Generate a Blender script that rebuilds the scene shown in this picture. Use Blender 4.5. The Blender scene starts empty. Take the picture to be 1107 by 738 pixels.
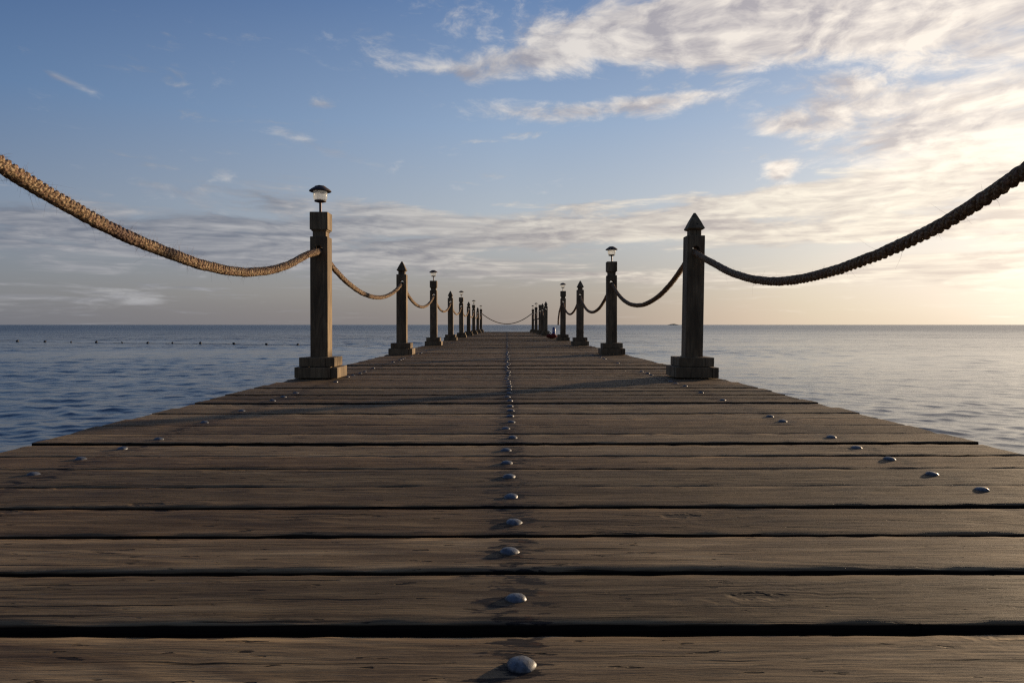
import bpy, bmesh, math, random
import numpy as np
from mathutils import Vector, Matrix
PI = math.pi
R = math.radians
random.seed(7)
rng = np.random.default_rng(11)
S = bpy.context.scene
COL = S.collection

# ------------------------------------------------------------------ constants
EYE = 0.37            # camera height above the deck
SEA = -1.2            # water level (deck top = 0)
ROW = 1.30            # post rows at x = +-ROW
Y0, STEP = 4.79, 3.68
SUN_AZ, SUN_EL = R(50), R(7.5)
HOLE = 0.885

# ------------------------------------------------------------------ node helper
class G:
    def __init__(self, nt): self.nt = nt; self.N = nt.nodes; self.L = nt.links
    def put(self, sock, v):
        if v is None: return
        if hasattr(v, 'is_output'): self.L.new(v, sock)
        else: sock.default_value = v
    def m(self, op, a, b=None, c=None, clamp=False):
        n = self.N.new('ShaderNodeMath'); n.operation = op; n.use_clamp = clamp
        self.put(n.inputs[0], a); self.put(n.inputs[1], b); self.put(n.inputs[2], c)
        return n.outputs[0]
    def add(self, a, b): return self.m('ADD', a, b)
    def mul(self, a, b): return self.m('MULTIPLY', a, b)
    def rng(self, v, a, b, c=0.0, d=1.0, smooth=True):
        n = self.N.new('ShaderNodeMapRange')
        n.interpolation_type = 'SMOOTHSTEP' if smooth else 'LINEAR'
        self.put(n.inputs[0], v); self.put(n.inputs[1], a); self.put(n.inputs[2], b)
        self.put(n.inputs[3], c); self.put(n.inputs[4], d)
        return n.outputs[0]
    def xyz(self, x, y, z):
        n = self.N.new('ShaderNodeCombineXYZ')
        self.put(n.inputs[0], x); self.put(n.inputs[1], y); self.put(n.inputs[2], z)
        return n.outputs[0]
    def sep(self, v):
        n = self.N.new('ShaderNodeSeparateXYZ'); self.put(n.inputs[0], v); return n.outputs
    def noise(self, vec, scale=1.0, detail=4.0, rough=0.5, dist=0.0, lac=2.0, out=0):
        n = self.N.new('ShaderNodeTexNoise')
        self.put(n.inputs['Vector'], vec); n.inputs['Scale'].default_value = scale
        n.inputs['Detail'].default_value = detail; n.inputs['Roughness'].default_value = rough
        n.inputs['Distortion'].default_value = dist; n.inputs['Lacunarity'].default_value = lac
        return n.outputs[out]
    def mix(self, f, a, b, blend='MIX'):
        n = self.N.new('ShaderNodeMix'); n.data_type = 'RGBA'; n.blend_type = blend
        self.put(n.inputs[0], f)
        for i, v in ((6, a), (7, b)):
            if isinstance(v, tuple) and len(v) == 3: v = v + (1.0,)
            self.put(n.inputs[i], v)
        return n.outputs[2]
    def ramp(self, f, stops):
        n = self.N.new('ShaderNodeValToRGB'); cr = n.color_ramp
        while len(cr.elements) < len(stops): cr.elements.new(0.5)
        for e, (p, c) in zip(cr.elements, stops):
            e.position = p; e.color = tuple(c) + (1.0,)
        self.put(n.inputs[0], f); return n.outputs[0]
    def bump(self, h, strength=1.0, dist=0.01, normal=None):
        n = self.N.new('ShaderNodeBump'); n.inputs['Strength'].default_value = strength
        n.inputs['Distance'].default_value = dist; self.put(n.inputs['Height'], h)
        if normal is not None: self.put(n.inputs['Normal'], normal)
        return n.outputs[0]
    def node(self, t): return self.N.new(t)

def new_mat(name):
    m = bpy.data.materials.new(name); m.use_nodes = True
    g = G(m.node_tree)
    return m, g, m.node_tree.nodes['Principled BSDF']

# ------------------------------------------------------------------ world: sky and clouds
def build_world():
    w = bpy.data.worlds.new("World"); S.world = w; w.use_nodes = True
    g = G(w.node_tree); bg = w.node_tree.nodes['Background']
    tc = g.node('ShaderNodeTexCoord').outputs['Generated']
    x, y, z = g.sep(tc)
    az = g.m('ARCTAN2', x, y)
    el = g.m('ARCSINE', z)
    elc = g.m('MAXIMUM', el, 0.0)
    sd = (math.sin(SUN_AZ)*math.cos(SUN_EL), math.cos(SUN_AZ)*math.cos(SUN_EL), math.sin(SUN_EL))
    dn = g.node('ShaderNodeVectorMath'); dn.operation = 'DOT_PRODUCT'
    g.L.new(tc, dn.inputs[0]); dn.inputs[1].default_value = sd
    ang = g.m('ARCCOSINE', g.m('MINIMUM', dn.outputs['Value'], 1.0))       # angle from the sun
    daz = g.m('ABSOLUTE', g.m('SUBTRACT', az, SUN_AZ))
    # physical sky
    sky = g.node('ShaderNodeTexSky'); sky.sky_type = 'NISHITA'; sky.sun_disc = False
    sky.sun_elevation = SUN_EL; sky.sun_rotation = SUN_AZ
    sky.air_density = 1.0; sky.dust_density = 1.0; sky.ozone_density = 3.0
    nis = g.mix(1.0, sky.outputs[0], (0.11, 0.11, 0.12), 'MULTIPLY')
    nis = g.mix(1.0, nis, (.85, .78, .72), 'DARKEN')
    # haze-tinted gradients (elevation 0..32 deg) away from / beside / near the sun
    e = g.m('DIVIDE', elc, R(32), clamp=True)
    far = g.ramp(e, [(0.0, (.190,.195,.220)), (.07, (.245,.25,.27)), (.25, (.240,.290,.375)), (.50, (.128,.220,.390)), (.80, (.050,.110,.275)), (1.0, (.038,.086,.238))])
    mid = g.ramp(e, [(0.0, (.255,.225,.215)), (.09, (.38,.34,.31)), (.28, (.48,.52,.56)), (.50, (.32,.43,.595)), (.80, (.14,.243,.455)), (1.0, (.085,.160,.350))])
    nea = g.ramp(e, [(0.0, (.80,.66,.50)), (.09, (.80,.70,.58)), (.28, (.66,.67,.68)), (.50, (.42,.51,.65)), (.80, (.180,.285,.49)), (1.0, (.13,.225,.43))])
    t1 = g.rng(daz, R(88), R(50), smooth=False)
    t2 = g.rng(daz, R(50), R(14), smooth=True)
    cust = g.mix(t2, g.mix(t1, far, mid), nea)
    base = g.mix(0.82, nis, cust)
    # ------ clouds
    u = g.mul(az, 5.0); v = g.mul(g.m('LOGARITHM', g.add(elc, 0.10), math.e), 5.2); vp = g.mul(g.m('LOGARITHM', g.add(elc, 0.20), math.e), 6.0)
    warp = g.noise(g.xyz(u, v, 3.3), 0.9, 3, 0.5, out=1)
    wx, wy, wz = g.sep(warp)
    def field(du, dv, scale, det, rough, ani, seed, v=v):
        uu = g.add(g.add(u, g.mul(g.m('SUBTRACT', wx, .5), .9)), du)
        vv = g.add(g.add(v, g.mul(g.m('SUBTRACT', wy, .5), 0.5)), dv)
        return g.noise(g.xyz(uu, g.mul(vv, ani), seed), scale, det, rough)
    n1 = field(0, 0, 2.1, 10, 0.64, 1.0, 1.7, vp)
    n1r = field(0, 0, 2.1, 5, 0.60, 1.0, 1.7, vp); n2 = field(0.10, -0.11, 2.1, 5, 0.60, 1.0, 1.7, vp)
    big = field(0, 0, 1.1, 3, 0.5, 1.0, 4.4, vp)     # a step towards the sun
    ns = field(0, 0, 1.9, 9, 0.62, 1.35, 9.1)             # streaky
    nsr = field(0, 0, 1.9, 5, 0.6, 1.35, 9.1); ns2 = field(0.07, -0.09, 1.9, 5, 0.60, 1.35, 9.1)
    blobs = [  # az-px, el-px in the photo's frame, sizes px, tilt deg, weight, kind(0 puffy / 1 streak)
        (820, 34, 290, 25, 0, 1.25, 0), (700, 28, 90, 30, 10, .6, 0), (565, 66, 60, 10, 6, .6, 0), (480, 80, 60, 8, -4, .85, 0), (470, 45, 70, 14, 0, -.5, 0), (1000, 62, 130, 14, 0, .45, 0), (1040, 12, 220, 40, 0, .9, 0), (700, 96, 260, 7, 0, -.55, 0),
        (655, 118, 105, 10, 1, 1.2, 0), (1000, 122, 170, 34, -3, 1.15, 0), (845, 136, 30, 10, 0, .6, 0), (1080, 160, 150, 44, 0, .85, 0), (720, 165, 200, 26, 0, -.6, 0),
        (332, 156, 42, 8, -14, 1.15, 0), (349, 115, 18, 6, 0, .95, 0), (843, 186, 15, 9, 8, 1.6, 0), (70, 88, 26, 4, -14, .8, 0), (80, 40, 90, 30, 0, -.5, 0),
        (182, 207, 48, 8, 0, .58, 0), (247, 187, 14, 8, 0, .60, 0), (930, 158, 70, 8, 0, .4, 0), (1050, -260, 520, 190, 0, 1.0, 0), (1500, 0, 260, 260, 0, .8, 0),  # includes a large cloud above the frame, added to brighten the right water
        (118, 322, 44, 10, -4, .62, 0), (165, 326, 22, 6, 0, .60, 0),
        (130, 258, 230, 28, -4, .86, 1), (380, 268, 170, 22, -6, .62, 1), (390, 228, 130, 12, -7, .74, 1), (600, 250, 250, 15, -1, .85, 1),
        (800, 226, 190, 12, 6, .95, 1), (960, 222, 150, 16, 3, .6, 1), (890, 258, 200, 9, 3, .75, 1), (980, 195, 160, 20, 3, .55, 1), (960, 292, 240, 12, 2, .75, 1),
        (520, 290, 300, 9, -3, .55, 1), (750, 196, 160, 10, 4, -.5, 1), (760, 275, 200, 6, 0, -.3, 1), (60, 320, 160, 14, 0, .45, 1), (1180, 240, 150, 120, 0, .7, 1), (700, 215, 170, 10, 4, .40, 1)]
    tot = [None, None]
    for (px, py, sx, sy, rot, wgt, kind) in blobs:
        hyp = math.hypot(738, px-548)
        a0 = math.atan2(px-548, 738); e0 = math.atan2(351-py, hyp)
        sa = sx/738*math.cos(a0)**1.6; se = sy/hyp*math.cos(e0)
        c, s = math.cos(R(rot)), math.sin(R(rot))
        da = g.m('SUBTRACT', az, a0); de = g.m('SUBTRACT', el, e0)
        p = g.m('MULTIPLY_ADD', da, c/sa, g.mul(de, s/sa))
        q = g.m('MULTIPLY_ADD', de, c/se, g.mul(da, -s/se))
        r2 = g.m('MULTIPLY_ADD', p, p, g.mul(q, q))
        b = g.mul(g.m('EXPONENT', g.mul(r2, -0.7)), wgt)
        tot[kind] = b if tot[kind] is None else g.add(tot[kind], b)
    back = g.mul(g.rng(g.m('ABSOLUTE', az), R(48), R(75)), g.mul(g.rng(el, R(4), R(14)), 0.42))
    front = g.rng(ang, R(75), R(20))
    puff = g.rng(g.add(g.add(tot[0], back), g.mul(g.m('SUBTRACT', n1, .5), 3.3)), .30, 1.35)
    strk = g.rng(g.add(tot[1], g.mul(g.m('SUBTRACT', ns, .5), 2.9)), .26, 1.0)
    relief = g.add(g.mul(g.m('SUBTRACT', n1r, n2), 3.4), g.rng(big, .36, .62, .40, .88))
    relief_s = g.add(g.mul(g.m('SUBTRACT', nsr, ns2), 3.0), g.rng(big, .36, .62, .30, .72))
    relief = g.m('SUBTRACT', relief, g.mul(g.rng(puff, .5, 1.3), .25), clamp=True)
    relief_s = g.m('SUBTRACT', relief_s, 0.05, clamp=True)
    hi = g.mix(front, (.54,.54,.55), (1.08,.96,.82))
    lo = g.mix(front, (.235,.25,.31), (.50,.445,.44))
    his = g.mix(front, (.42,.42,.44), (1.0,.90,.74))
    los = g.mix(front, (.17,.19,.24), (.50,.43,.40))
    c = g.mix(g.mul(strk, .85), base, g.mix(relief_s, los, his))
    c = g.mix(g.mul(puff, .84), c, g.mix(relief, lo, hi))
    # low bank of mauve haze lying on the horizon
    hz = g.mul(g.m('EXPONENT', g.m('DIVIDE', elc, -0.040)), .62)
    hn = g.noise(g.xyz(g.mul(az, 3.0), g.mul(el, 34.0), 0.0), 1.0, 4, .5)
    hz = g.mul(hz, g.rng(hn, .3, .6, .65, 1.0))
    hc = g.mix(g.rng(ang, R(62), R(22)), g.mix(t1, (.18,.185,.215), (.28,.245,.23)), (.68,.54,.43))
    c = g.mix(hz, c, hc)
    # glare round the sun
    ge = g.mul(g.m('SUBTRACT', el, R(4.0)), 1.55)
    ga = g.m('SQRT', g.m('MULTIPLY_ADD', daz, daz, g.mul(ge, ge)))
    gl = g.add(g.m('EXPONENT', g.m('DIVIDE', ga, -R(7.5))), g.mul(g.m('EXPONENT', g.m('DIVIDE', ga, -R(17))), .12))
    dim = g.rng(g.m('ABSOLUTE', az), R(60), R(120), 1.0, .58)
    c = g.mix(1.0, c, g.xyz(dim, dim, dim), 'MULTIPLY')
    c = g.mix(1.0, c, g.mix(gl, (0,0,0), (1.75,1.5,1.1)), 'ADD')
    g.L.new(c, bg.inputs[0]); bg.inputs[1].default_value = 1.0
    sun = bpy.data.lights.new("sun", 'SUN'); sun.energy = 5.4; sun.angle = R(1.8); sun.color = (1.0, .74, .47)
    so = bpy.data.objects.new("sun", sun); COL.objects.link(so)
    so.rotation_euler = Vector(sd).to_track_quat('Z', 'Y').to_euler()

# ------------------------------------------------------------------ object helpers
def tag(o, label=None, cat=None, group=None, kind=None):
    for k, v in (('label', label), ('category', cat), ('group', group), ('kind', kind)):
        if v: o[k] = v
    return o
def mesh_from(name, verts, faces, mat, smooth=True):
    me = bpy.data.meshes.new(name)
    me.from_pydata([tuple(map(float, v)) for v in verts] if not isinstance(verts, np.ndarray) else verts.tolist(), [], faces if isinstance(faces, list) else faces.tolist())
    me.materials.append(mat)
    if smooth: me.polygons.foreach_set('use_smooth', [True]*len(me.polygons))
    me.update(); return me
def link(name, me, parent=None, loc=(0,0,0)):
    o = bpy.data.objects.new(name, me); COL.objects.link(o); o.location = loc
    if parent is not None: o.parent = parent
    return o
def empty(name, loc, label, cat, group=None, rz=0.0):
    o = link(name, None, None, loc); o.rotation_euler = (0, 0, rz); o.empty_display_size = .2
    return tag(o, label, cat, group)
def bm_mesh(name, bm, mat, smooth_angle=None):
    me = bpy.data.meshes.new(name); bm.to_mesh(me); bm.free(); me.materials.append(mat)
    if smooth_angle is not None:
        me.polygons.foreach_set('use_smooth', [True]*len(me.polygons))
        me.set_sharp_from_angle(angle=R(smooth_angle))
    return me
def add_box(bm, c, s, bev=0.004, seg=2, rz=0.0, taper=None):
    t = bmesh.new(); bmesh.ops.create_cube(t, size=1.0)
    for v in t.verts:
        v.co = Vector((v.co.x*s[0], v.co.y*s[1], v.co.z*s[2]))
        if taper and v.co.z > 0: v.co.x *= taper; v.co.y *= taper
    if bev: bmesh.ops.bevel(t, geom=t.edges[:], offset=bev, segments=seg, affect='EDGES', profile=.6)
    bmesh.ops.transform(t, matrix=Matrix.Translation(c) @ Matrix.Rotation(rz, 4, 'Z'), verts=t.verts)
    me = bpy.data.meshes.new('tmp'); t.to_mesh(me); t.free(); bm.from_mesh(me); bpy.data.meshes.remove(me)
def lathe(bm, prof, seg=24, c=(0,0,0), lobes=0, amp=0.0):
    rings = []
    for (r, z) in prof:
        ring = []
        for i in range(seg):
            a = 2*PI*i/seg; rr = r*(1 + amp*math.cos(lobes*a)) if lobes else r
            ring.append(bm.verts.new((c[0]+rr*math.cos(a), c[1]+rr*math.sin(a), c[2]+z)))
        rings.append(ring)
    for a, b in zip(rings, rings[1:]):
        for i in range(seg): bm.faces.new((a[i], a[(i+1) % seg], b[(i+1) % seg], b[i]))
    bm.faces.new(rings[0][::-1]); bm.faces.new(rings[-1])

# ------------------------------------------------------------------ materials
def wood_deck():
    m, g, bs = new_mat('weathered_deck_wood')
    at = g.node('ShaderNodeAttribute'); at.attribute_name = 'tone'; tone = at.outputs['Fac']
    geo = g.node('ShaderNodeNewGeometry').outputs['Position']
    x, y, z = g.sep(geo)
    off = g.mul(tone, 137.0)
    xo = g.add(x, off)
    # contour-like growth rings
    base = g.noise(g.xyz(g.mul(xo, .85), g.mul(y, 8.5), g.mul(tone, 31.0)), 1.0, 1.5, .45)
    vo = g.node('ShaderNodeTexVoronoi'); vo.voronoi_dimensions = '2D'; vo.inputs['Scale'].default_value = 1.0
    kw = g.noise(geo, 26.0, 3, .5)
    g.put(vo.inputs['Vector'], g.xyz(g.m('MULTIPLY_ADD', xo, 1.5, g.mul(kw, .06)), g.m('MULTIPLY_ADD', y, 5.4, g.mul(kw, .22)), 0.0))
    pick = g.rng(g.sep(vo.outputs['Color'])[0], .48, .50)
    kd = vo.outputs['Distance']
    kn = g.mul(g.rng(kd, .075, .035), pick)
    base = g.add(base, g.mul(g.mul(g.m('EXPONENT', g.mul(kd, -6.0)), pick), .30))
    rings = g.m('SINE', g.mul(base, 88.0))
    rings = g.rng(rings, -1, 1, 0, 1, False)
    fine = g.noise(g.xyz(g.mul(xo, 11.0), g.mul(y, 190.0), g.mul(z, 160.0)), 1.0, 5, .66)
    streak = g.noise(g.xyz(g.mul(xo, 2.6), g.mul(y, 46.0), g.mul(tone, 7.0)), 1.0, 4, .6)
    blotch = g.noise(g.xyz(g.mul(xo, 3.4), g.mul(y, 9.0), 4.0), 1.0, 7, .66)
    grey = g.ramp(g.mul(g.add(streak, blotch), .5), [(.34, (.080,.051,.027)), (.46, (.160,.111,.060)), (.56, (.230,.165,.092)), (.68, (.32,.24,.14))])
    warm = g.ramp(g.mul(g.add(streak, blotch), .5), [(.34, (.072,.043,.021)), (.5, (.175,.112,.057)), (.68, (.32,.215,.115))])
    c = g.mix(g.rng(tone, .25, .9), grey, warm)
    c = g.mix(g.mul(g.rng(rings, .45, 1.0), .36), c, (.055,.036,.025))
    c = g.mix(g.mul(g.rng(fine, .52, .68), .50), c, (.045,.034,.026))
    c = g.mix(g.mul(g.rng(fine, .40, .28), .30), c, (.27,.22,.17))
    # per board brightness
    br = g.rng(g.m('FRACT', g.mul(tone, 9.7)), 0, 1, .62, 1.28, False)
    hs = g.node('ShaderNodeHueSaturation'); g.put(hs.inputs['Value'], br); g.put(hs.inputs['Color'], c); c = hs.outputs[0]
    # checks (long thin splits) and gouges
    ck = g.noise(g.xyz(g.mul(xo, 2.2), g.mul(y, 95.0), 2.0), 1.0, 2, .4)
    ck = g.rng(ck, .655, .685)
    gz = g.noise(g.xyz(g.mul(xo, 14.0), g.mul(y, 62.0), 8.0), 1.0, 3, .55)
    gz = g.rng(gz, .650, .675)
    # knots
    dark = g.m('MAXIMUM', g.m('MAXIMUM', ck, gz), g.mul(kn, .70))
    # iron stains round the three lines of bolts
    sn = g.noise(g.xyz(g.mul(x, 16.0), g.mul(y, 60.0), 1.0), 1.0, 4, .6)
    def line(x0, wdt):
        return g.m('EXPONENT', g.mul(g.m('POWER', g.mul(g.m('ABSOLUTE', g.m('SUBTRACT', x, x0)), 1/wdt), 2.0), -1.0))
    ln = g.m('MAXIMUM', line(0.008, .060), g.mul(g.m('MAXIMUM', line(1.07, .06), line(-1.13, .06)), .8))
    st = g.mul(g.rng(g.add(sn, g.mul(ln, .20)), .675, .71), g.rng(ln, .05, .5))
    st2 = g.mul(ln, g.rng(blotch, .4, .65, .04, .42))
    c = g.mix(st2, c, (.040,.034,.036))
    c = g.mix(g.mul(st, .92), c, (.013,.011,.012))
    rust = g.mul(g.rng(g.noise(g.xyz(g.mul(x, 30.0), g.mul(y, 30.0), 7.0), 1.0, 3, .6), .58, .70), g.rng(ln, .3, .9, 0, .55))
    c = g.mix(rust, c, (.10,.042,.018))
    c = g.mix(g.mul(dark, .88), c, (.012,.009,.007))
    # shade of the gaps painted in: board sides darken below the top surface
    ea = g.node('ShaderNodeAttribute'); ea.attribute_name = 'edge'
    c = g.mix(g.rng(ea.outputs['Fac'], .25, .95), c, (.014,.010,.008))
    g.put(bs.inputs['Base Color'], c)
    g.put(bs.inputs['Roughness'], g.rng(g.add(g.mul(fine, .5), g.mul(blotch, .5)), .3, .7, .62, .88))
    bs.inputs['Specular IOR Level'].default_value = .10
    h = g.add(g.add(g.mul(rings, .28), g.mul(fine, 1.1)), g.add(g.mul(dark, -3.0), g.mul(streak, .9)))
    g.put(bs.inputs['Normal'], g.bump(h, .8, .0022))
    return m
def wood_post():
    m, g, bs = new_mat('weathered_post_wood')
    tc = g.node('ShaderNodeTexCoord').outputs['Object']; oi = g.node('ShaderNodeObjectInfo').outputs['Random']
    x, y, z = g.sep(tc); o = g.mul(oi, 50.0)
    base = g.noise(g.xyz(g.add(g.mul(x, 9.0), o), g.add(g.mul(y, 9.0), o), g.mul(z, 1.1)), 1.0, 2, .5)
    rings = g.rng(g.m('SINE', g.mul(base, 60.0)), -1, 1, 0, 1, False)
    fine = g.noise(g.xyz(g.add(g.mul(x, 190.0), o), g.add(g.mul(y, 190.0), o), g.mul(z, 6.0)), 1.0, 5, .6)
    bl = g.noise(g.xyz(g.add(g.mul(x, 9.0), o), g.mul(y, 9.0), g.mul(z, 3.0)), 1.0, 5, .6)
    c = g.ramp(bl, [(.28, (.095,.066,.038)), (.5, (.20,.142,.080)), (.72, (.35,.255,.145))])
    c = g.mix(g.mul(g.rng(rings, .5, 1.0), .38), c, (.085,.058,.034))
    c = g.mix(g.mul(g.rng(fine, .50, .68), .55), c, (.06,.045,.03))
    ck = g.noise(g.xyz(g.add(g.mul(x, 60.0), o), g.mul(y, 60.0), g.mul(z, 2.2)), 1.0, 2, .4); ck = g.rng(ck, .70, .73)
    c = g.mix(g.mul(ck, .9), c, (.012,.009,.007))
    g.put(bs.inputs['Base Color'], c); bs.inputs['Roughness'].default_value = .78; bs.inputs['Specular IOR Level'].default_value = .25
    g.put(bs.inputs['Normal'], g.bump(g.add(g.mul(rings, .3), g.add(fine, g.mul(ck, -3.0))), .6, .002))
    return m
def rope_mat():
    m, g, bs = new_mat('hemp_rope')
    tc = g.node('ShaderNodeTexCoord').outputs['Object']
    at = g.node('ShaderNodeAttribute'); at.attribute_name = 'stain'; stn = at.outputs['Fac']
    a2 = g.node('ShaderNodeAttribute'); a2.attribute_name = 'groove'; gv = a2.outputs['Fac']
    n = g.noise(tc, 55.0, 4, .6); f = g.noise(tc, 420.0, 4, .65); b = g.noise(tc, 7.0, 3, .5)
    c = g.ramp(g.add(g.mul(n, .65), g.mul(b, .35)), [(.30, (.22,.150,.090)), (.5, (.42,.310,.190)), (.68, (.62,.50,.33))])
    c = g.mix(g.mul(g.rng(f, .48, .65), .45), c, (.13,.07,.038))
    vo = g.node('ShaderNodeTexVoronoi'); vo.inputs['Scale'].default_value = 105.0; g.put(vo.inputs['Vector'], tc)
    vd = vo.outputs['Distance']; vx = g.sep(vo.outputs['Color'])[0]
    c = g.mix(g.mul(g.rng(vd, .30, .65), .7), c, (.09,.048,.028))
    c = g.mix(g.mul(g.rng(vx, .6, .9), .45), c, (.34,.20,.15))
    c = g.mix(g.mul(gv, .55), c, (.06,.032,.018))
    c = g.mix(g.mul(stn, .75), c, (.13,.085,.075))
    g.put(bs.inputs['Base Color'], c); bs.inputs['Roughness'].default_value = .9; bs.inputs['Specular IOR Level'].default_value = .15
    g.put(bs.inputs['Normal'], g.bump(g.add(g.add(f, g.mul(n, 1.2)), g.mul(vd, -2.2)), .9, .0035))
    return m
def sea_mat():
    m, g, bs = new_mat('sea_water')
    geo = g.node('ShaderNodeNewGeometry').outputs['Position']
    x, y, z = g.sep(geo)
    d = g.m('SQRT', g.m('MULTIPLY_ADD', x, x, g.mul(y, y)))
    far = g.rng(d, 12, 130)
    wx = g.m('MULTIPLY_ADD', x, .94, g.mul(y, -.30)); wy = g.m('MULTIPLY_ADD', y, .94, g.mul(x, .30))
    a = g.noise(g.xyz(g.mul(wx, .75), g.mul(wy, 1.5), 0.0), 1.0, 3, .55, .4)
    b = g.noise(g.xyz(g.mul(wx, 3.2), g.mul(wy, 6.0), 2.0), 1.0, 4, .6, .3)
    c = g.noise(g.xyz(g.mul(wx, .12), g.mul(wy, .34), 2.0), 1.0, 4, .6, .3)
    patch = g.noise(g.xyz(g.mul(x, .020), g.mul(y, .075), 5.0), 1.0, 5, .6)
    patch = g.rng(patch, .34, .66, .45, 1.3)
    h = g.add(g.add(g.mul(b, .026), g.mul(g.mul(a, far), .62)), g.mul(g.mul(c, far), 1.3))
    h = g.mul(h, g.mul(patch, g.rng(g.m('SUBTRACT', x, g.mul(y, .12)), -4, 16, 1.0, .42)))  # ripples also eased towards the right for a brighter reflection
    bn = g.node('ShaderNodeBump'); bn.inputs['Distance'].default_value = 1.0; bn.inputs['Strength'].default_value = .9
    g.put(bn.inputs['Height'], h)
    g.put(bs.inputs['Normal'], bn.outputs[0])
    g.put(bs.inputs['Base Color'], (.006,.020,.036,1))
    g.put(bs.inputs['Roughness'], g.rng(d, 8, 300, .13, .30))
    bs.inputs['IOR'].default_value = 1.40
    return m
def simple(name, col, rough=.5, metal=0.0, spec=.5, nscale=30.0, nstr=.25, bump=.0015):
    m, g, bs = new_mat(name)
    tc = g.node('ShaderNodeTexCoord').outputs['Object']; n = g.noise(tc, nscale, 5, .6)
    c = g.mix(g.rng(n, .3, .7, 0, nstr), col, tuple(v*.35 for v in col)); g.put(bs.inputs['Base Color'], c)
    g.put(bs.inputs['Roughness'], g.rng(n, .3, .7, rough*.85, min(1, rough*1.2)))
    bs.inputs['Metallic'].default_value = metal; bs.inputs['Specular IOR Level'].default_value = spec
    g.put(bs.inputs['Normal'], g.bump(n, .5, bump))
    return m
def globe_mat():
    m, g, bs = new_mat('frosted_globe')
    nt = m.node_tree; out = nt.nodes['Material Output']; nt.nodes.remove(bs)
    tr = g.node('ShaderNodeBsdfTranslucent'); tr.inputs[0].default_value = (.84,.90,.96,1)
    df = g.node('ShaderNodeBsdfDiffuse'); df.inputs[0].default_value = (.74,.79,.84,1)
    tp = g.node('ShaderNodeBsdfTransparent'); tp.inputs[0].default_value = (.97,.97,.96,1)
    gl = g.node('ShaderNodeBsdfGlossy'); gl.inputs['Roughness'].default_value = .08
    def mx(f, a, b):
        n = g.node('ShaderNodeMixShader'); g.put(n.inputs[0], f); g.L.new(a, n.inputs[1]); g.L.new(b, n.inputs[2]); return n.outputs[0]
    lw = g.node('ShaderNodeLayerWeight'); lw.inputs[0].default_value = .35
    s = mx(.30, tr.outputs[0], df.outputs[0]); s = mx(.30, s, tp.outputs[0])
    s = mx(g.mul(lw.outputs['Fresnel'], .25), s, gl.outputs[0])
    g.L.new(s, out.inputs[0]); return m

M_DECK, M_POST, M_ROPE, M_SEA = wood_deck(), wood_post(), rope_mat(), sea_mat()
M_BOLT = simple('galvanised_steel', (.14,.15,.165), .50, .5, .5, 130, .9, .0016)
M_CAP = simple('bronze_plastic', (.060,.034,.026), .65, 0.0, .5, 60, .3, .0004)
M_STEM = simple('brown_stake', (.085,.045,.036), .45, .3, .5, 60, .3, .0004)
M_GLOBE = globe_mat()
M_BEAM = simple('damp_beam_wood', (.035,.027,.021), .85, 0, .2, 14, .6, .003)
M_FLOAT = simple('dark_float_rubber', (.035,.038,.045), .6, 0, .3, 8, .3)
M_RED = simple('red_canvas', (.17,.028,.018), .85, 0, .2, 40, .5)
M_DARK = simple('black_webbing', (.02,.018,.018), .8, 0, .2, 40, .3)
M_BLUE = simple('blue_plastic', (.03,.10,.36), .4, 0, .5, 20, .2)
M_WHITE = simple('white_plastic', (.75,.76,.78), .4, 0, .5, 20, .1)
M_LAND = simple('dark_islet', (.035,.038,.035), .95, 0, .1, .05, .4, .1)

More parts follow.
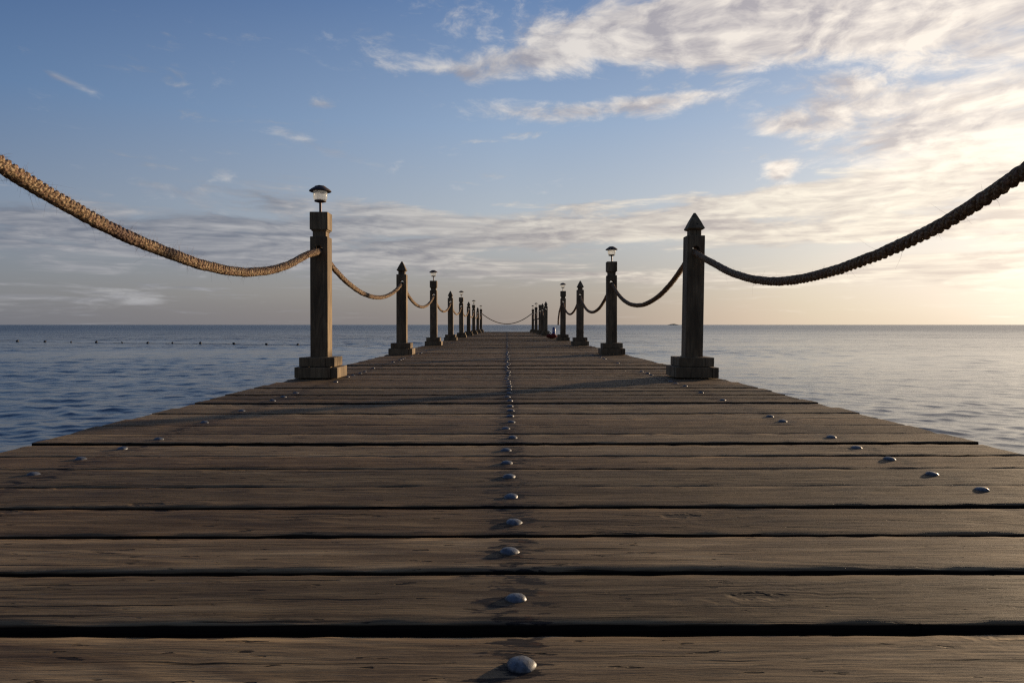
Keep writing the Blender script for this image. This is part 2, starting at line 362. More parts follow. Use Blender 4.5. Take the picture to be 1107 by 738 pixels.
# ------------------------------------------------------------------ sea
def build_sea():
    a_d = np.radians(np.linspace(-62, 62, 720))
    a_c = np.radians(np.concatenate([np.arange(66, 180, 6), np.arange(-180, -65, 6)]))
    ang = np.concatenate([a_d, a_c])
    r = [0.6]
    while r[-1] < 170: r.append(r[-1]*(1 + .0037 if r[-1] > 3 else 1.04))
    while r[-1] < 30000: r.append(r[-1]*1.16)
    r = np.array(r)
    A, RR = np.meshgrid(ang, r)
    X, Y = RR*np.sin(A), RR*np.cos(A)
    Z = np.zeros_like(X); DX = np.zeros_like(X); DY = np.zeros_like(X)
    dr = np.gradient(r)[:, None]*np.ones_like(X)
    gust = .75 + .35*np.sin(X*.11 + 1.3*np.sin(Y*.07)) * np.sin(Y*.19 + .8*np.sin(X*.05+2))
    gust = gust*(1.04 - .50/(1+np.exp(-(X-3.0)/1.5)))      # waves flattened right of the pier so the water there reflects brighter
    fade = np.clip((170-RR)/90, 0, 1)
    for k in range(80):
        lam = .20*(16.0**((k+.5)/80)); lam *= rng.uniform(.93, 1.07)
        th = R(262) + rng.normal(0, .35 if lam > 1.5 else .50)
        kk = 2*PI/lam; slope = .0275*(1.0 if lam < .9 else (.9/lam)**.9)*(1 if lam > .6 else 1.35)
        a = slope/kk
        ph = kk*(X*math.cos(th) + Y*math.sin(th)) + rng.uniform(0, 2*PI)
        att = np.clip((lam/dr - 2.5)/3.0, 0, 1)*fade*gust
        Z += a*att*np.sin(ph)
        DX += -a*att*np.cos(ph)*math.cos(th)*-1*.8; DY += -a*att*np.cos(ph)*math.sin(th)*-1*.8
    V = np.stack([X+DX, Y+DY, Z+SEA], -1).reshape(-1, 3)
    nr, na = X.shape
    i = np.arange(nr-1)[:, None]*na; j = np.arange(na)[None, :]; j2 = (j+1) % na
    F = np.stack([i+j, i+na+j, i+na+j2, i+j2], -1).reshape(-1, 4)
    cap = np.array([[0, 0, SEA]]); ci = len(V); V = np.vstack([V, cap])
    me = bpy.data.meshes.new('sea')
    T = np.stack([np.full(na, ci), np.arange(na), (np.arange(na)+1) % na], -1)
    nl = F.size + T.size
    me.vertices.add(len(V)); me.vertices.foreach_set('co', V.astype(np.float32).ravel())
    me.loops.add(nl); me.loops.foreach_set('vertex_index', np.concatenate([F.ravel(), T.ravel()]).astype(np.int32))
    me.polygons.add(len(F)+len(T))
    ls = np.concatenate([np.arange(len(F))*4, len(F)*4 + np.arange(len(T))*3]).astype(np.int32)
    me.polygons.foreach_set('loop_start', ls)
    me.update(calc_edges=True); me.validate()
    me.polygons.foreach_set('use_smooth', [True]*len(me.polygons))
    me.materials.append(M_SEA)
    # make sure faces look up
    if me.polygons[1000].normal.z < 0: me.flip_normals()
    o = link('sea', me); tag(o, 'calm rippled blue sea reaching the horizon on both sides of the pier', 'sea', kind='structure')

# ------------------------------------------------------------------ pier deck
gaps_near = [.46, .638, .819, 1.005, 1.182, 1.361, 1.55, 1.739, 1.909, 2.108, 2.29, 2.48, 2.665, 2.835, 3.02, 3.20]
gap_w = [.012, .014, .021, .020, .012, .024, .004, .018, .014, .020, .006, .021, .008, .017, .017, .008]
DECK_END = 36.2
def plank_geo(y0, y1, seed, near):
    rr = random.Random(seed)
    xl = -1.47 + rr.uniform(-.010, .010); xr = 1.47 + rr.uniform(-.010, .010)
    if rr.random() < .08: xl += rr.choice((-.015, .022))
    if rr.random() < .08: xr += rr.choice((-.022, .015))
    zt = rr.uniform(-.0035, .0035); tilt = rr.uniform(-.0022, .0022); cup = rr.uniform(-.0012, .0022)
    nx = 90 if near else 10
    b = rr.uniform(.0018, .0035); T = .045
    w = y1-y0
    prof = [(0, -T+.004), (0, -b*1.5), (b*.25, -b*.55), (b, -.0004)]
    n_top = 7 if near else 1
    for i in range(1, n_top): prof.append((b + (w-2*b)*i/n_top, 0))
    prof += [(w-b, -.0004), (w-b*.25, -b*.55), (w, -b*1.5), (w, -T+.004), (w-.004, -T), (.004, -T)]
    np_ = len(prof)
    px = np.array([p[0] for p in prof]); pz = np.array([p[1] for p in prof])
    xs = np.linspace(xl, xr, nx)
    ph = [rr.uniform(0, 6.28) for _ in range(8)]
    ys_w = .0008*np.sin(xs*1.4+ph[0]) + .0003*np.sin(xs*4.1+ph[1]) + (.0006*np.sin(xs*19+ph[2]) + .0004*np.sin(xs*47+ph[3]) if near else 0)
    ye_w = .0008*np.sin(xs*1.3+ph[4]) + .0003*np.sin(xs*3.7+ph[5]) + (.0006*np.sin(xs*23+ph[6]) + .0004*np.sin(xs*41+ph[7]) if near else 0)
    zw = .0009*np.sin(xs*1.9+ph[3]) + .0003*np.sin(xs*5.0+ph[1])
    t = px/w
    Y = y0 + px[None, :] + ys_w[:, None]*(1-t)[None, :] + ye_w[:, None]*t[None, :]
    Z = pz[None, :] + zt + (t-.5)[None, :]*tilt*2 + zw[:, None] + cup*(((t-.5)*2)**2)[None, :]
    if near:
        chip = rng.normal(0, .0005, Z.shape)*((pz > -.02)[None, :]); Z = Z + chip
    X = np.repeat(xs[:, None], np_, 1)
    X[0] += rr.uniform(-.004, .004)*t; X[-1] += rr.uniform(-.004, .004)*t
    V = np.stack([X, Y, Z], -1).reshape(-1, 3)
    F = []
    for i in range(nx-1):
        for j in range(np_):
            j2 = (j+1) % np_
            F.append((i*np_+j, (i+1)*np_+j, (i+1)*np_+j2, i*np_+j2))
    F.append(tuple(range(np_))); F.append(tuple((nx-1)*np_+j for j in reversed(range(np_))))
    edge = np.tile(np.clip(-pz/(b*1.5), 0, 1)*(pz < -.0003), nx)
    return V, F, rr.random(), zt, edge
def bolt_geo(bm, c, s=1.0, rz=0.0):
    r = .0150*s
    prof = [(r*1.0, -.006), (r*1.03, -.0005), (r*1.0, .0006), (r*.92, .0022), (r*.74, .0042), (r*.48, .0055), (r*.22, .0061), (r*.03, .0063)]
    lathe(bm, prof, 18, c, 5, .035)
def build_pier():
    pier = empty('wooden_pier', (0, 0, 0), 'long straight pier deck of weathered brown crosswise planks with bolt heads', 'pier')
    edges = []
    y = .46
    k = 0
    while True:
        if k+1 < len(gaps_near):
            a = gaps_near[k] + gap_w[k]/2; b = gaps_near[k+1] - gap_w[k+1]/2
        else:
            if k+1 == len(gaps_near): a = gaps_near[k] + gap_w[k]/2
            b = a + .1765 + random.uniform(-.003, .003)
        edges.append((a, b))
        gnext = random.choice((.009, .013, .017, .020, .023))
        if k+1 >= len(gaps_near): a = b + gnext
        k += 1
        if b > DECK_END - .15: break
    edges = [(-1.24+.187*i, -1.24+.187*i+.176) for i in range(9)] + edges
    rest_v, rest_f, rest_t, off = [], [], [], 0; rest_e = []
    restbolt = bmesh.new(); n = 0; nb = 0
    for i, (a, b) in enumerate(edges):
        front = b > .70
        V, F, tone, zt, eg = plank_geo(a, b, 1000+i, a < 9)
        near = front and n < 100
        bolts = []
        mid = (a+b)/2
        lines = (0.005, 1.063, -1.128)
        known = {0: [(.016,.734), (.012,.907), (.0045,1.10), (.0136,1.258), (.008,1.452), (.0045,1.645)],
                 1: [(1.061,1.509), (1.047,1.665), (1.05,1.857), (1.053,2.04)], 2: [(-1.16,1.675), (-1.166,1.87), (-1.15,2.04)]}
        for li, xi in enumerate(lines):
            hit = [p for p in known[li] if a < p[1] < b]
            if hit: bolts.append(hit[0]); continue
            bolts.append((xi + random.uniform(-.014, .014), mid + random.uniform(-.014, .014)))
        if near:
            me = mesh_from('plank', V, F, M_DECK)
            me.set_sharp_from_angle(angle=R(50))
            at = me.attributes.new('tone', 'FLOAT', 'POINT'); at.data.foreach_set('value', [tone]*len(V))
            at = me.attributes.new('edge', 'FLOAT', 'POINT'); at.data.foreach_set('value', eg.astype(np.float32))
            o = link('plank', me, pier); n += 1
            for (bx, by) in bolts:
                if nb > 26 and abs(bx) > .1 and random.random() < .5: continue
                if nb < 99:
                    bm = bmesh.new(); bolt_geo(bm, (0,0,0), random.uniform(.95, 1.06))
                    bo = link('bolt', bm_mesh('bolt', bm, M_BOLT, 60), o, (bx, by, zt+.0012)); nb += 1
                    bo.rotation_euler = (random.uniform(-.12,.12), random.uniform(-.12,.12), random.uniform(0, 3))
                elif random.random() < (.85 if abs(bx) < .1 else .35): bolt_geo(restbolt, (bx, by, zt-random.choice((.001, .004))), .85)
        else:
            rest_v.append(V); rest_e.append(eg); rest_f += [tuple(v+off for v in f) for f in F]; rest_t += [tone]*len(V); off += len(V)
            for (bx, by) in bolts:
                if random.random() < (.5 if abs(bx) < .1 else .2): bolt_geo(restbolt, (bx, by, zt-.004), .8)
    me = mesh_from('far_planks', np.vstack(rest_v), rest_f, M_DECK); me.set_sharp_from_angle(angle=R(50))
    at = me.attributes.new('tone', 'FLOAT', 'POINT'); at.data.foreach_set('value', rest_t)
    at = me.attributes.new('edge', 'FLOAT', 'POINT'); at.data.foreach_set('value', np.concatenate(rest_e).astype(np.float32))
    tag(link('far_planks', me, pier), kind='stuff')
    tag(link('far_bolts', bm_mesh('far_bolts', restbolt, M_BOLT, 60), pier), kind='stuff')
    for xj in (-1.128, .005, 1.063):
        bm = bmesh.new(); add_box(bm, (xj, (DECK_END-1.3)/2, -.045-.012-.11), (.10, DECK_END+1.2, .22), .004, 1)
        link('joist', bm_mesh('joist', bm, M_BEAM), pier)
    for sx in (-1, 1):
        bm = bmesh.new(); add_box(bm, (sx*1.40, (DECK_END-1.3)/2, -.045-.012-.10), (.045, DECK_END+1.15, .20), .004, 1)
        link('fascia_board', bm_mesh('fascia_board', bm, M_BEAM), pier)
        for yy in range(10):
            bm = bmesh.new(); lathe(bm, [(.13, -2.6), (.125, -.8), (.12, 0)], 14)
            link('piling', bm_mesh('piling', bm, M_BEAM, 40), pier, (sx*1.16, 1.2+3.68*yy, -.29))
    for yy in range(10):
        bm = bmesh.new(); add_box(bm, (0, 1.2+3.68*yy, -.39), (2.7, .16, .20), .004, 1)
        link('crossbeam', bm_mesh('crossbeam', bm, M_BEAM), pier)

# ------------------------------------------------------------------ posts
def cut_hole(me, z):
    o = bpy.data.objects.new('tmp', me); COL.objects.link(o)
    bm = bmesh.new(); bmesh.ops.create_cone(bm, cap_ends=True, segments=20, radius1=.027, radius2=.027, depth=.4)
    bmesh.ops.rotate(bm, matrix=Matrix.Rotation(PI/2, 3, 'X'), verts=bm.verts); bmesh.ops.translate(bm, vec=(0, 0, z), verts=bm.verts)
    cm = bpy.data.meshes.new('c'); bm.to_mesh(cm); bm.free(); c = bpy.data.objects.new('c', cm); COL.objects.link(c)
    md = o.modifiers.new('b', 'BOOLEAN'); md.operation = 'DIFFERENCE'; md.object = c; md.solver = 'EXACT'
    dg = bpy.context.evaluated_depsgraph_get(); res = bpy.data.meshes.new_from_object(o.evaluated_get(dg))
    bpy.data.objects.remove(o); bpy.data.objects.remove(c)
    return res
PW = .122
def post_meshes():
    P = {}
    def shaft(top):
        bm = bmesh.new(); add_box(bm, (0, 0, top/2+.001), (PW, PW, top-.002), .005, 2)
        me = bm_mesh('shaft', bm, M_POST); return cut_hole(me, HOLE)
    P['shaft_l'] = shaft(.975); P['shaft_p'] = shaft(.985)
    bm = bmesh.new()                                                  # necked square block of the lantern posts
    add_box(bm, (0, 0, .992), (.092, .092, .046), .003, 1)
    t = bmesh.new(); bmesh.ops.create_cube(t, size=1)
    add_box(bm, (0, 0, 1.083), (PW+.003, PW+.003, .122), .005, 2)
    add_box(bm, (0, 0, 1.018), (PW-.016, PW-.016, .012), .003, 1)
    t.free(); P['head'] = bm_mesh('head_block', bm, M_POST)
    bm = bmesh.new()                                                  # neck and pyramid of the pointed posts
    add_box(bm, (0, 0, 1.005), (.080, .080, .044), .003, 1)
    rings = []
    for (h, z) in ((.046, 1.025), (.057, 1.032), (.058, 1.039), (.051, 1.052), (.037, 1.085), (.020, 1.120), (.006, 1.147)):
        rings.append([bm.verts.new((sx*h, sy*h, z)) for sx, sy in ((-1,-1), (1,-1), (1,1), (-1,1))])
    for a, b in zip(rings, rings[1:]):
        for i in range(4): bm.faces.new((a[i], a[(i+1) % 4], b[(i+1) % 4], b[i]))
    bm.faces.new(rings[0][::-1]); bm.faces.new(rings[-1])
    P['finial'] = bm_mesh('finial', bm, M_POST)
    def tier(zc, h, outer, th, seed):
        rr = random.Random(seed); bm = bmesh.new(); inner = outer/2 - th/2
        ln = outer - th - .002
        for k in range(4):
            a = k*PI/2; L = ln + rr.uniform(-.006, .004); dx = th/2
            c = Matrix.Rotation(a, 3, 'Z') @ Vector((dx*(1 if k % 2 else -1)*1.0, -inner + rr.uniform(-.002, .002), 0))
            # pinwheel: every board overlaps the end of the next one
            c = Matrix.Rotation(a, 3, 'Z') @ Vector((-dx, -inner, 0))
            add_box(bm, (c.x, c.y, zc + rr.uniform(-.0015, .0015)), (L, th-.001, h), .004, 2, a)
        return bm
    P['lower'] = bm_mesh('lower_plinth', tier(.0395, .073, .296, .045, 3), M_POST)
    bm = tier(.1095, .063, .244, .062, 5); P['upper'] = bm_mesh('upper_plinth', bm, M_POST)
    bm = bmesh.new(); add_box(bm, (0, 0, .036), (.233, .233, .062), .002, 1); P['core'] = bm_mesh('core', bm, M_BEAM)
    return P
PM = post_meshes()
def make_post(x, y, kind, label, lean=(0, 0), rz=0.0):
    t = empty('rope_post', (x, y, .004), label, 'post', 'square wooden posts carrying the rope rails', rz)
    t.rotation_euler = (lean[0], lean[1], rz)
    link('shaft', PM['shaft_l' if kind == 'L' else 'shaft_p'], t)
    link('lower_plinth', PM['lower'], t); link('upper_plinth', PM['upper'], t); 
    if kind == 'L': link('head_block', PM['head'], t)
    else: link('finial', PM['finial'], t)
    return t
def lantern_meshes():
    L = {}
    bm = bmesh.new(); lathe(bm, [(.0085, 0), (.0085, .072), (.012, .075)], 12); L['stem'] = bm_mesh('stem', bm, M_STEM, 40)
    bm = bmesh.new(); lathe(bm, [(.010, .070), (.022, .073), (.040, .078), (.041, .084), (.036, .088)], 24); L['collar'] = bm_mesh('collar', bm, M_CAP, 40)
    bm = bmesh.new(); lathe(bm, [(.036, .0885), (.044, .093), (.0465, .100), (.0475, .122), (.0475, .140), (.046, .1485)], 40, (0,0,0), 16, .02); L['globe'] = bm_mesh('globe', bm, M_GLOBE, 40)
    bm = bmesh.new(); lathe(bm, [(.046, .150), (.070, .146), (.076, .149), (.075, .154), (.062, .165), (.045, .176), (.038, .180), (.037, .184), (.030, .186)], 32); L['cap'] = bm_mesh('cap', bm, M_CAP, 40)
    bm = bmesh.new(); add_box(bm, (0, 0, .1875), (.040, .040, .003), .001, 1); L['panel'] = bm_mesh('solar_panel', bm, M_DARK)
    return L
LM = lantern_meshes()
def make_lantern(x, y, label, tilt=(0, 0)):
    t = empty('solar_lantern', (x, y, 1.148), label, 'lantern', 'small solar lanterns standing on the posts')
    t.rotation_euler = (tilt[0], tilt[1], random.uniform(0, 3))
    for k, nm in (('stem', 'stem'), ('collar', 'collar'), ('globe', 'globe'), ('cap', 'cap'), ('panel', 'solar_panel')): link(nm, LM[k], t)
    return t

# ------------------------------------------------------------------ ropes
def rope_mesh(pts, rad, side, step=.004, ring=14, nstr=4, pitch=.125, fibres=0, stain=None, seed=1, lump=.13, fo=.51, fs=.545):
    P = np.array(pts, float)
    seg = np.linalg.norm(np.diff(P, axis=0), axis=1); s = np.concatenate([[0], np.cumsum(seg)])
    n = max(12, int(s[-1]/step)); q = np.linspace(0, s[-1], n)
    C = np.stack([np.interp(q, s, P[:, k]) for k in range(3)], -1)
    T = np.gradient(C, axis=0); T /= np.linalg.norm(T, axis=1)[:, None]
    # smooth tangents
    ker = np.ones(9)/9
    for k in range(3): T[:, k] = np.convolve(np.pad(T[:, k], 4, 'edge'), ker, 'valid')
    T /= np.linalg.norm(T, axis=1)[:, None]
    B = np.array(side, float)[None, :]; N = np.cross(T, B); N /= np.linalg.norm(N, axis=1)[:, None]; B = np.cross(N, T)
    rr = np.random.default_rng(seed)
    wob = np.convolve(rr.normal(0, 1, n+60), np.hanning(61)/8, 'valid')[:n]
    C = C + N*(wob*rad*.05)[:, None]
    Vs, Fs, Gs, off = [], [], [], 0
    th = np.linspace(0, 2*PI, ring, endpoint=False)
    for k in range(nstr):
        a = 2*PI*(q/pitch) + 2*PI*k/nstr + .35*np.convolve(rr.normal(0, 1, n+100), np.hanning(101)/12, 'valid')[:n]*.4
        ro = rad*fo; rs = rad*fs
        bulge = 1 + .07*np.convolve(rr.normal(0, 1, n+8), np.hanning(9)/2.2, 'valid')[:n] if ring > 8 else np.ones(n)
        ctr = C + ro*(np.cos(a)[:, None]*N + np.sin(a)[:, None]*B)
        yarn = 1 + lump*np.cos(4*th[None, :] - 2*PI*q[:, None]/(pitch*.36) + k) if ring > 8 else np.ones((n, ring))
        ph = th[None, :] + a[:, None]
        rad2 = rs*bulge[:, None]*yarn
        V = ctr[:, None, :] + (rad2*np.cos(ph))[..., None]*N[:, None, :] + (rad2*np.sin(ph))[..., None]*B[:, None, :]
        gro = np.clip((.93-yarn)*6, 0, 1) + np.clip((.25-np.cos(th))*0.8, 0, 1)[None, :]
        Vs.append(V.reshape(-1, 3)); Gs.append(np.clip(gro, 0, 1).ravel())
        i = np.arange(n-1)[:, None]*ring; j = np.arange(ring)[None, :]; j2 = (j+1) % ring
        Fs.append((np.stack([i+j, i+j2, i+ring+j2, i+ring+j], -1).reshape(-1, 4) + off))
        off += n*ring
    V = np.vstack(Vs); F = np.vstack(Fs).tolist(); gv = np.concatenate(Gs)
    if fibres:
        fv, ff = [], []
        for _ in range(fibres):
            i = rr.integers(2, n-2); a = rr.uniform(0, 2*PI); dN = math.cos(a)*N[i]+math.sin(a)*B[i]
            p = C[i] + dN*rad*.95; L = rr.uniform(.006, .024) if rr.random() < .93 else rr.uniform(.03, .055)
            d = T[i]*rr.choice((-1, 1))*rr.uniform(.3, 1.1) + dN*rr.uniform(.2, .9) + rr.normal(0, .25, 3); d /= np.linalg.norm(d)
            bend = rr.normal(0, .35, 3); w = rr.uniform(.00022, .00045)
            e1 = np.cross(d, (.3, .9, .2)); e1 /= np.linalg.norm(e1); e2 = np.cross(d, e1)
            b0 = off + len(fv)
            for t in (0, .5, 1.0):
                c = p + d*L*t + bend*L*t*t; ww = w*(1-.7*t)
                fv += [c+e1*ww, c-e1*ww*.5+e2*ww*.87, c-e1*ww*.5-e2*ww*.87]
            for lv in (0, 3):
                for k in range(3): ff.append([b0+lv+k, b0+lv+(k+1) % 3, b0+lv+3+(k+1) % 3, b0+lv+3+k])
        V = np.vstack([V, np.array(fv)]); F += ff; gv = np.concatenate([gv, np.zeros(len(fv))])
    me = mesh_from('rope', V, F, M_ROPE)
    at = me.attributes.new('groove', 'FLOAT', 'POINT'); at.data.foreach_set('value', gv.astype(np.float32))
    st = np.zeros(len(V))
    if stain: st = np.exp(-((V[:, 1]-stain[0])/stain[1])**2)
    at = me.attributes.new('stain', 'FLOAT', 'POINT'); at.data.foreach_set('value', st.astype(np.float32))
    return me
def hermite(tab, x, n=140):
    ys = np.array([t[0] for t in tab]); zs = np.array([t[1] for t in tab])
    m = np.gradient(zs, ys); q = np.linspace(ys[0], ys[-1], n); out = []
    for v in q:
        i = min(max(np.searchsorted(ys, v)-1, 0), len(ys)-2); h = ys[i+1]-ys[i]; t = (v-ys[i])/h
        z = (2*t**3-3*t*t+1)*zs[i] + (t**3-2*t*t+t)*h*m[i] + (-2*t**3+3*t*t)*zs[i+1] + (t**3-t*t)*h*m[i+1]
        out.append((x, v, z))
    return out
def sag(y0, y1, x, low, n=70, skew=0.0):
    c = []
    for i in range(n):
        t = i/(n-1); u = 2*t-1; z = HOLE - low*(1 - (math.cosh(1.1*u)-1)/(math.cosh(1.1)-1))
        c.append((x, y0+(y1-y0)*t, z))
    return c
ORD = ['nearest', 'second', 'third', 'fourth', 'fifth', 'sixth', 'seventh', 'eighth', 'farthest']
def rope_obj(me, label):
    o = link('rope', me); return tag(o, label, 'rope', 'thick hemp ropes slung between the posts')

def build_rail():
    def py(i): return Y0 + STEP*i
    lk = ['L', 'P']*4 + ['L']
    desc = {'L': 'square-headed', 'P': 'pointed'}
    random.seed(21)
    for i in range(9):
        ln = (random.uniform(-.006, .006), random.uniform(-.006, .006))
        end = 'at the far end corner' if i == 8 else 'counted from the camera' if i else 'beside the camera end, lit along its right side'
        nm = 'nearest' if i == 0 else 'last' if i == 8 else ORD[i]
        make_post(-ROW, py(i), lk[i], f"{nm} post of left row, {desc[lk[i]]} top, {end}", ln)
        if lk[i] == 'L':
            j = i//2
            w = ['nearest large lantern with frosted globe on first left post', 'lantern on the third post of the left row, second lantern along',
                 'lantern on fifth post of the left row, third lantern along', 'lantern on the seventh left post, fourth lantern along',
                 'tiny farthest lantern on the last post of left row'][j]
            make_lantern(-ROW, py(i), w, (random.uniform(-.02, .02), random.uniform(-.02, .02)))
    right = [(py(0), 'P', 'large dark pointed post nearest the camera on the right side'),
             (py(1), 'L', 'second right post, square headed, topped by a bright lantern'),
             (py(2), 'P', 'third right post with pointed top, between two lantern posts'),
             (py(3), 'L', 'fourth right post, lantern on top, next to the opening with the red bag'),
             (22.9, 'P', 'first pointed post beyond the opening in the right row'),
             (25.0, 'P', 'shorter-looking second pointed post beyond the opening in right row'),
             (26.7, 'L', 'square-headed post without lantern just behind the paired pointed posts, right row'),
             (30.3, 'L', 'second-to-last post of the right row carrying a tiny lantern'),
             (34.2, 'L', 'last post of right row at the far corner holding end rope')]
    for i, (yy, k, lab) in enumerate(right):
        ln = (random.uniform(-.006, .006), random.uniform(-.006, .006))
        if i == 0: ln = (0.0, .012)
        make_post(ROW, yy, k, lab, ln)
    for yy, lab in ((py(1), 'bright lantern on second right post, biggest lantern of right row'), (py(3), 'lantern on the fourth right post next to the opening'),
                    (30.3, 'tiny lantern on second-to-last post of right row'), (34.2, 'tiny lantern on the last right post above end rope')):
        make_lantern(ROW, yy, lab, (random.uniform(-.02, .02), random.uniform(-.02, .02)))
    # ropes
    tabL = [(1.11, .965), (1.35, .893), (1.75, .787), (1.966, .738), (2.41, .667), (2.757, .636), (3.115, .622), (3.45, .634), (4.03, .716), (4.5, .832), (4.79, .885)]
    tabR = [(1.11, .958), (1.35, .876), (1.716, .755), (1.976, .682), (2.24, .634), (2.49, .603), (2.84, .577), (3.35, .583), (3.79, .640), (4.38, .776), (4.79, .885)]
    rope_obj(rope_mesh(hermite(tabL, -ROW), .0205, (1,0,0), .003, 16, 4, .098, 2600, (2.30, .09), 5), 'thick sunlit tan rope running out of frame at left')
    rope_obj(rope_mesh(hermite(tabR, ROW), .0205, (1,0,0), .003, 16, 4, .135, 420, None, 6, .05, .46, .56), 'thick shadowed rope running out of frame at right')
    for i in range(8):
        st, rg, fb = ((.005, 12, 160) if i < 2 else (.009, 8, 0) if i < 4 else (.02, 6, 0))
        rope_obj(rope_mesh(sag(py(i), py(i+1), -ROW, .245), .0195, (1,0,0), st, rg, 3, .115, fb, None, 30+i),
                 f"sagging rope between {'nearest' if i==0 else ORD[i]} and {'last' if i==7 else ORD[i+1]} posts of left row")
    rs = [(py(0), py(1), 'sagging rope from nearest pointed right post to the second right post', .325), (py(1), py(2), 'sagging rope between second and third right posts', .325),
          (py(2), py(3), 'sagging rope between third and fourth right posts', .30), (22.9, 25.0, 'short rope between the two paired pointed posts, right row', .2),
          (25.0, 26.7, 'short rope from the paired posts to unlit square-headed post, right row', .15), (26.7, 30.3, 'far rope ending at second-to-last right post', .28), (30.3, 34.2, 'far rope between the last two right posts', .28)]
    for i, (a, b, lab, low) in enumerate(rs):
        st, rg, fb = ((.005, 12, 160) if i < 2 else (.009, 8, 0) if i < 3 else (.02, 6, 0))
        rope_obj(rope_mesh(sag(a, b, ROW, low), .0195, (1,0,0), st, rg, 3, .115, fb, None, 50+i), lab)
    c = []
    for i in range(60):
        t = i/59; u = 2*t-1; c.append((-ROW+.07 + (2*ROW-.14)*t, 34.2, HOLE+.03 - .50*(1-u*u)))
    rope_obj(rope_mesh(c, .022, (0,1,0), .02, 6, 3, .115, 0, None, 77), 'rope hung across the far end of the pier between last posts')
    c = [(ROW, py(3)+.02, HOLE), (ROW-.005, py(3)+.09, HOLE-.005), (ROW-.04, py(3)+.13, HOLE-.08), (ROW-.075, py(3)+.14, HOLE-.22), (ROW-.095, py(3)+.14, HOLE-.38), (ROW-.10, py(3)+.14, .36)]
    rope_obj(rope_mesh(c, .02, (1,0,0), .01, 8, 3, .115, 0, None, 78), 'loose rope end hanging down beside fourth right post')

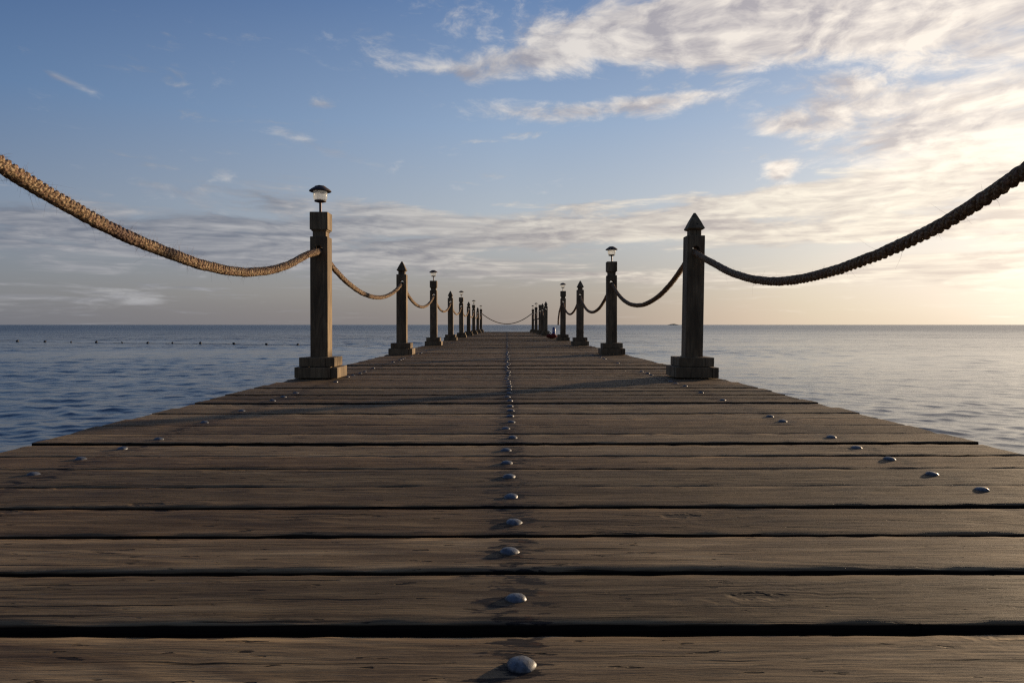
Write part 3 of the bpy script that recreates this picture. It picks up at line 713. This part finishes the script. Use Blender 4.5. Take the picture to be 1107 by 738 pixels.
# ------------------------------------------------------------------ small things
def build_small():
    # red bag and blue bottle in the opening of the right rail
    t = empty('canvas_bag', (1.20, 18.15, .004), 'low red canvas bag lying in the opening of right rail', 'bag')
    bm = bmesh.new(); bmesh.ops.create_uvsphere(bm, u_segments=20, v_segments=12, radius=1)
    for v in bm.verts:
        n = 1 + .10*math.sin(7*v.co.x+3*v.co.y) + .06*math.sin(11*v.co.y+5*v.co.z)
        v.co = Vector((v.co.x*.15*n, v.co.y*.10*n, max(0, (v.co.z*.5+.5))*.12*n))
    link('bag_body', bm_mesh('bag_body', bm, M_RED, 60), t)
    pts = [(-.15, 0, .10), (-.19, 0, .17), (-.17, 0, .225), (-.09, 0, .20), (-.03, 0, .14)]
    me = rope_mesh(pts, .010, (0,1,0), .01, 6, 2, .1); me.materials[0] = M_DARK
    link('handle', me, t)
    t = empty('drink_bottle', (1.285, 18.65, .004), 'blue bottle with white band standing behind the red bag', 'bottle')
    bm = bmesh.new(); lathe(bm, [(.040, 0), (.045, .01), (.045, .24), (.040, .255)], 20); link('bottle_body', bm_mesh('bottle_body', bm, M_BLUE, 40), t)
    bm = bmesh.new(); lathe(bm, [(.0465, .19), (.0465, .215)], 20); link('band', bm_mesh('band', bm, M_WHITE, 40), t)
    bm = bmesh.new(); lathe(bm, [(.036, .256), (.038, .262), (.036, .295), (.030, .30)], 20); link('cap', bm_mesh('cap', bm, M_BLUE, 40), t)
    # float line
    px = [21.5, 51, 79, 106, 133.6, 161, 187.7, 217.7, 253.7, 288.7, 322.5]
    yy = [369.4, 369.8, 370.2, 370.6, 370.9, 371.2, 371.4, 371.8, 372.3, 372.9, 373.4]
    P = []
    for a, b in zip(px, yy):
        d = 738*(EYE-SEA)/(b-351); P.append((( a-548)/738*d, d))
    bm = bmesh.new(); lathe(bm, [(.02, -.13), (.07, -.12), (.11, -.06), (.125, 0), (.11, .06), (.07, .12), (.035, .14), (.035, .17), (.02, .18)], 16)
    me = bm_mesh('buoy', bm, M_FLOAT, 40)
    d1 = (P[-1][0]-P[0][0], P[-1][1]-P[0][1])
    for i, (x, y) in enumerate(P):
        if i == 0: w = 'small dark float, leftmost of the line of floats'
        elif i == 10: w = 'small dark float closest to nearest left post'
        else: w = f"small dark float, {['', 'second','third','fourth','fifth','sixth','seventh','eighth','ninth','tenth'][i]} from the left end of the float line"
        o = link('buoy', me if i == 0 else me, None, (x, y, SEA+.06)); s = random.uniform(.60, 1.0) if i not in (2, 4) else .55
        o.scale = (s, s, s); o.rotation_euler = (0, random.uniform(.2, 1.2), random.uniform(0, 3))
        tag(o, w, 'buoy', 'dark floats strung in a line on the sea')
    pts = []
    Q = [(P[0][0]-9, P[0][1]+4)] + P + [(P[-1][0]+14, P[-1][1]-5)]
    for (a, b) in zip(Q, Q[1:]):
        for k in range(8):
            t = k/8; pts.append((a[0]+(b[0]-a[0])*t, a[1]+(b[1]-a[1])*t, SEA + .05 - .05*math.sin(t*PI)))
    me = rope_mesh(pts, .020, (0,1,0), .15, 6, 2, .3); me.materials[0] = M_FLOAT
    tag(link('float_line', me), 'thin dark line threading the floats across the left sea', 'float line')
    # islet on the horizon
    bm = bmesh.new(); n = 40
    prof = [(-34, 0), (-28, 2.2), (-16, 6.0), (-4, 7.6), (8, 7.4), (20, 5.0), (30, 2.0), (36, 0)]
    x0, d = (728-548)/738*4200, 4200
    rows = []
    for k, (dy, f) in enumerate(((-40, .0), (-20, .7), (0, 1.0), (20, .7), (40, 0))):
        rows.append([bm.verts.new((x0 + a, d+dy, SEA - .5 + b*f + (math.sin(a*.7+k)*.5 if 0 < f else 0))) for a, b in prof])
    for a, b in zip(rows, rows[1:]):
        for i in range(len(prof)-1): bm.faces.new((a[i], a[i+1], b[i+1], b[i]))
    tag(link('island', bm_mesh('island', bm, M_LAND)), 'tiny low dark islet on the horizon left of nearest right post', 'island', kind='structure')

build_world(); build_sea(); build_pier(); build_rail(); build_small()

cam = bpy.data.cameras.new('camera'); co = bpy.data.objects.new('camera', cam); COL.objects.link(co); S.camera = co
cam.lens = 24.0; cam.sensor_width = 36.0; cam.clip_start = .02; cam.clip_end = 60000
co.location = (0, 0, EYE); co.rotation_euler = (R(90-1.40), 0, R(-.43))
S.view_settings.view_transform = 'Standard'; S.view_settings.look = 'None'
S.cycles.use_denoising = False; S.cycles.use_adaptive_sampling = False; S.cycles.filter_width = 1.3; S.cycles.sample_clamp_direct = 8; S.cycles.sample_clamp_indirect = 3
S.view_settings.exposure = 0; S.view_settings.gamma = 1
